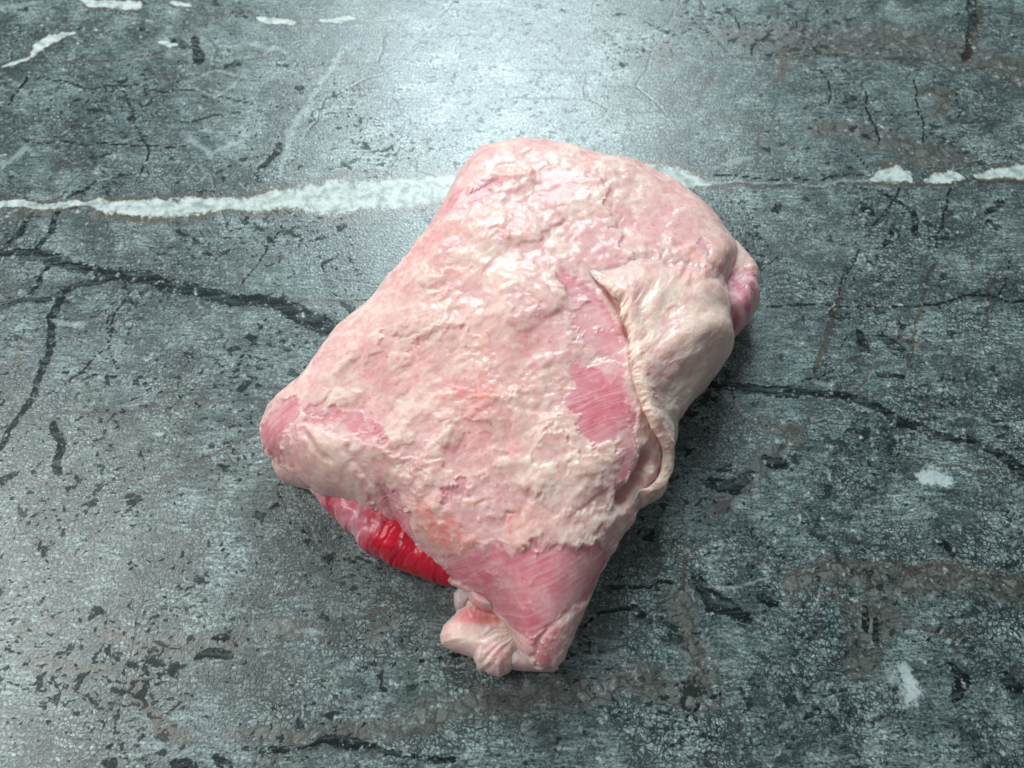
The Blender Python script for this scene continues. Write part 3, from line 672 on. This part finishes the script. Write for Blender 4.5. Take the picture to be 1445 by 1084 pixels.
# ------------------------------------------------ the thick flap of fat folded over the right side
EDGE = [(813,370),(828,384),(846,404),(862,424),(874,444),(883,468),(885,490),(889,520),(894,550),(902,580),(913,605),(924,622),(931,640),(927,662),(915,684),(900,700),(886,709)]
LOW = [(886,709),(890,722),(897,735)]
UPP = [(1052,352),(1000,335),(950,325),(900,328),(860,334),(825,345),(813,370)]
def build_flap(n=760):
    E, Lw, Up = trace(EDGE, True), trace(LOW, True), trace(UPP, True)
    Lw = np.concatenate([Lw, [out_to(Lw[-1])]]); Up = np.concatenate([[out_to(Up[0])], Up])
    a0, a1 = Lw[-1], Up[0]; t0, t1 = math.atan2(a0[1], a0[0]), math.atan2(a1[1], a1[0])
    if t1-t0 > math.pi: t1 -= 2*math.pi
    if t0-t1 > math.pi: t1 += 2*math.pi
    arc = [(BODY.scale*1.35*math.cos(t), BODY.scale*1.35*math.sin(t)) for t in np.linspace(t0, t1, 9)[1:-1]]
    poly = np.concatenate([E, Lw[1:], arc, Up[:-1]])
    lo = np.minimum(E.min(0), np.minimum(Up.min(0), Lw.min(0)))-0.008
    xs = np.linspace(lo[0], BODY.scale*0.985, n); hi = min(max(E[:, 1].max(), Up[:, 1].max())+0.03, BODY.scale)
    ys = np.linspace(max(lo[1]-0.03, -BODY.scale), hi, n)
    X, Y = np.meshgrid(xs, ys); x, y = X.ravel(), Y.ravel()
    nz1 = fbm(x*230, y*230, 201, 3); nz2 = fbm(x*60, y*60, 205, 2)
    jx, jy = x+0.0011*nz1+0.0014*nz2, y+0.0011*fbm(x*230, y*230, 202, 3)
    d, par, _ = seg_near(jx, jy, E); ins = inside(jx, jy, poly)
    sd = np.where(ins, d, -d)
    under = np.clip(-sd, 0, None)
    # the part of the sheet beyond the edge turns back under it
    Pn = E[np.minimum(np.floor(par).astype(int), len(E)-1)]; nxt = E[np.minimum(np.floor(par).astype(int)+1, len(E)-1)]
    f = (par-np.floor(par))[:, None]; near = Pn+(nxt-Pn)*f
    w = np.stack([jx, jy], -1); dirv = (near-w)/(d[:, None]+1e-9)
    w2 = np.where((sd < 0)[:, None], near+dirv*under[:, None]*0.9, np.stack([x, y], -1)+0)
    al, bl = w2[:, 0]/BODY.scale, w2[:, 1]/BODY.scale
    rho = np.hypot(al, bl); lim = np.minimum(1, 0.985/np.maximum(rho, 1e-9)); al, bl = al*lim, bl*lim
    P = BODY.surf(al, bl); e = 1e-3
    Pa = BODY.surf(al*(1-e), bl*(1-e)); ang = 1e-3
    Pt = BODY.surf(al*math.cos(ang)-bl*math.sin(ang), al*math.sin(ang)+bl*math.cos(ang))
    N = np.cross(P-Pa, Pt-P); N /= np.linalg.norm(N, axis=1, keepdims=True)+1e-15
    vx, vy = x+0.0045*fbm(x*75, y*75, 211, 3), y+0.0045*fbm(x*75, y*75, 217, 3)
    d_s = np.minimum(seg_near(vx, vy, Lw)[0], seg_near(vx, vy, Up[:-1])[0]); bl_ = sstep(0.0, 0.024, d_s)*sstep(-0.1, 0.9, par)
    Tk = 0.0060*(0.85+0.30*nz2)*sstep(-0.5, 1.6, par)*(0.30+0.70*sstep(0, 5, len(E)-1-par))+0.0010
    fr = np.clip(sd/0.0034, 0, 1); up = np.sqrt(1-(1-fr)**2)
    roll = 0.0011*np.exp(-((sd-0.0035)/0.0035)**2)                       # a swollen lip
    far = np.exp(-np.clip(sd-0.004, 0, None)/0.045)
    off = np.where(sd >= 0, Tk*(0.42+0.58*up)*(0.35+0.65*far)+roll, Tk*0.42*np.clip(1-under/0.004, 0, 1)-0.0006*np.clip(under/0.004, 0, 1))
    
    rel, soft, bil, ter = lump_relief(jx+0.3, jy+0.1, 300)
    H, C, L, _, _ = skin(al, bl)
    off = (off + (rel*0.55-0.0006)*sstep(-0.001, 0.004, sd))*bl_ + (np.clip(H, -0.002, 0.004)-0.0022)*(1-bl_)
    V = P+N*off[:, None]; V[:, 2] = np.maximum(V[:, 2], 0.0006)
    t1_ = fbm(jx*45, jy*45, 331, 3); t2_ = fbm(jx*140, jy*140, 337, 3)
    K = lerp(np.tile(FATC, (len(x), 1)), CREAM, np.clip(0.55+0.7*t1_+0.3*(bil-0.8), 0, 1))
    K = lerp(K, PINKF, sstep(0.15, 0.7, t2_-0.3*t1_)*0.45)
    K = lerp(K, LILAC, sstep(0.1, 0.6, fbm(jx*50, jy*50, 341, 3)-0.2)*0.5)
    K = lerp(K, np.array((0.86, 0.66, 0.54)), np.exp(-(sd/0.0032)**2)*0.8)
    far_c = sstep(0.050, 0.075, np.clip(sd, 0, 1)); K = lerp(K, PINKF, far_c*0.45)
    C = lerp(C, K, sstep(0.004, 0.034, d_s)*sstep(0, 0.5, bl_))
    keep = ((sd > -0.006) & (ins | (d < 0.006)) & (rho < 1.0) & (bl_ > 0.10))
    keep &= ~((~ins) & ((d_s < 0.0008) | (par < 1.2) | (par > len(E)-1.5)))
    G = grid_faces(n, n); G = G[keep[G].all(1)]
    used = np.unique(G); mp = np.full(len(x), -1); mp[used] = np.arange(len(used))
    return mesh_from('fat_flap', V[used], mp[G], MEAT, root, dict(tint=C[used], lean=np.zeros(len(used))))
build_flap()

# ------------------------------------------------ smaller pieces that show under the joint
def piece(name, px, cpx, h, ze, R, under, n, relief, tintf, mat, base=0.0, fit=True, leanv=0.0):
    hf = (lambda x, y: np.full(x.shape, h))
    out, c = fit_outline(px, cpx, hf, ze, R, under, 8)
    pl = Pillow(out, c, hf, ze, R, under, base); a, b, F = pl.sheet(n); P = pl.surf(a, b); N = normals(P, n)
    x, y = P[:, 0]*1000, P[:, 1]*1000; z = P[:, 2]*1000
    H = relief(x, y, z)*0.001*sstep(1.0, 0.93, np.hypot(a, b)); V = P+N*H[:, None]; V[:, 2] = np.maximum(V[:, 2], 0.0005)
    C = tintf(x, y, z, P); rim = rim_cap(n); k = len(V); V = np.concatenate([V, [[c[0], c[1], 0.0005]]]); C = np.concatenate([C, C[:1]])
    T = np.stack([np.roll(rim, -1), rim, np.full(len(rim), k)], -1)
    return mesh_from(name, V, F, mat, root, dict(tint=C, lean=np.full(len(V), leanv)), T)
def fib_dir(x, y, ang): return x*math.cos(ang)+y*math.sin(ang), -x*math.sin(ang)+y*math.cos(ang)
def red_uv(x, y):
    u, v = fib_dir(x, y, math.radians(62)); return u, v+2.6*perlin(u/16, v/11, 3)+0.9*perlin(u/6, v/5, 13)
def red_relief(x, y, z):
    u, q = red_uv(x, y); s = sstep(-0.2, 0.4, fbm(x/11, y/11, 16, 2))
    return 0.9*(np.abs(perlin(u/30, q/7.5, 4))-0.3)*s+0.22*perlin(u/14, q/2.1, 5)+1.3*fbm(x/17, y/17, 6, 2)+0.3*fbm(x/5, y/5, 17, 2)
def red_tint(x, y, z, P):
    u, q = red_uv(x, y); n = len(x)
    C = lerp(np.tile(BLOOD, (n, 1)), np.array((0.46, 0.010, 0.04)), sstep(0.0, 0.6, perlin(u/30, q/7.5, 4)+0.5*perlin(u/20, q/2.1, 5)))
    c = at(500, 738, 0.015)[:2]*1000; m = sstep(20, 3, np.hypot(x-c[0], y-c[1])+7*fbm(x/7, y/7, 9, 3))
    C = lerp(C, np.array((0.76, 0.30, 0.36)), m*0.85)
    C = lerp(C, np.array((0.80, 0.52, 0.52)), sstep(0.2, 0.6, fbm(u/8, q/4, 12, 3))*np.clip(m+0.05, 0, 1)*0.8)
    return C
piece('red_muscle', [(455,700),(462,722),(478,738),(488,752),(502,760),(520,781),(550,799),(580,809),(612,822),(640,829),(662,832),(700,800),(660,730),(600,680),(520,660),(470,670)], (575,745), 0.026, 0.011, 0.016, 0.006, 300, red_relief, red_tint, RED, leanv=1.0)
def fat_relief(k=1.0, seed=400):
    def f(x, y, z):
        r, _, _, _ = lump_relief(x*0.001+z*0.0007, y*0.001+z*0.0004, seed); return r*1000*k
    return f
def rim_tint(x, y, z, P):
    t = fbm(x/14, y/14, 51, 3); return lerp(np.tile(np.array((0.82, 0.50, 0.46)), (len(x), 1)), np.array((0.74, 0.30, 0.34)), sstep(-0.1, 0.5, t))
piece('fat_rim', [(388,640),(383,656),(390,672),(402,682),(418,688),(438,693),(450,704),(460,718),(472,723),(482,730),(500,720),(510,690),(470,640),(420,620)], (445,668), 0.020, 0.010, 0.010, 0.004, 220, fat_relief(0.75, 420), rim_tint, MEAT)
def tail_tint(x, y, z, P):
    n = len(x); t = fbm(x/12, y/12, 61, 3); C = lerp(np.tile(np.array((0.82, 0.60, 0.53)), (n, 1)), np.array((0.80, 0.50, 0.47)), sstep(-0.2, 0.6, t))
    c = at(676, 868, 0.02)[:2]*1000; m = sstep(9, 3, np.hypot((x-c[0])*0.6, (y-c[1])*1.5)+2*t)
    return lerp(C, np.array((0.78, 0.20, 0.20)), m*0.85)
def tail_relief(x, y, z):
    c = at(745, 872, 0.02)[:2]*1000; dx, dy = x-c[0], y-c[1]; an, rr = np.arctan2(dy, dx), np.hypot(dx, dy)
    e = at(652, 892, 0.018)[:2]*1000; lf = sstep(7, 13, np.hypot(x-e[0], y-e[1])+2*fbm(x/7, y/7, 8, 2))
    fold = np.abs(perlin(an*5.5+0.06*rr+0.7*perlin(x/9, y/9, 2), rr/30, 8))
    return fat_relief(0.30, 440)(x, y, z)*(0.3+0.7*lf)+2.0*(fold-0.3)*lf*np.exp(-rr/45)+0.25*perlin(x/2.2, y/2.2, 19)*lf
piece('folded_tail', [(655,838),(648,858),(636,872),(626,882),(621,897),(623,910),(638,919),(655,925),(668,930),(672,944),(690,952),(706,957),(722,946),(735,925),(760,915),(740,880),(700,840)], (688,900), 0.019, 0.008, 0.011, 0.003, 300, tail_relief, tail_tint, MEAT)
def strand_tint(x, y, z, P):
    t = fbm(x/7, y/7, 64, 3); return lerp(np.tile(np.array((0.76, 0.46, 0.47)), (len(x), 1)), np.array((0.80, 0.60, 0.57)), sstep(0, 0.5, t))
piece('membrane_strand', [(700,900),(708,930),(718,944),(740,948),(765,950),(782,950),(790,944),(780,915),(740,890)], (745,925), 0.016, 0.007, 0.009, 0.003, 140, fat_relief(0.35, 460), strand_tint, MEAT)
piece('tucked_membrane', [(650,826),(641,838),(640,852),(644,864),(656,866),(668,850),(672,836)], (656,848), 0.018, 0.008, 0.006, 0.002, 80, fat_relief(0.4, 470), lambda x, y, z, P: np.tile(np.array((0.62, 0.50, 0.48)), (len(x), 1)), MEAT)
piece('fat_bead', [(658,840),(664,832),(678,840),(695,855),(712,866),(705,872),(685,868),(668,860)], (684,854), 0.028, 0.014, 0.008, 0.003, 90, fat_relief(0.3, 480), lambda x, y, z, P: np.tile(np.array((0.84, 0.44, 0.42)), (len(x), 1)), MEAT)
# lean end of the roll that shows beyond the flap on the right
def end_tint(x, y, z, P):
    n = len(x); q = at(1045, 392, 0.03)[:2]*1000; t = fbm(x/6, y/6, 71, 3)
    rimc = at(1071, 425, 0.02)[:2]*1000
    C = lerp(np.tile(np.array((0.66, 0.24, 0.31)), (n, 1)), np.array((0.76, 0.44, 0.46)), sstep(-0.3, 0.4, t))
    C = lerp(C, FATC*0.98, sstep(-3.0, 2.0, (y-q[1])+3.0*t))
    return lerp(C, np.array((0.80, 0.55, 0.47)), sstep(7, 4, np.hypot(x-rimc[0], (y-rimc[1])*0.35)+2.0*t))
piece('lean_end', [(1010,330),(1040,340),(1056,358),(1066,368),(1070,380),(1070,400),(1074,420),(1070,434),(1060,440),(1054,456),(1044,468),(1030,482),(1000,480),(985,420)], (1025,410), 0.036, 0.018, 0.010, 0.005, 200, fat_relief(0.6, 490), end_tint, MEAT)
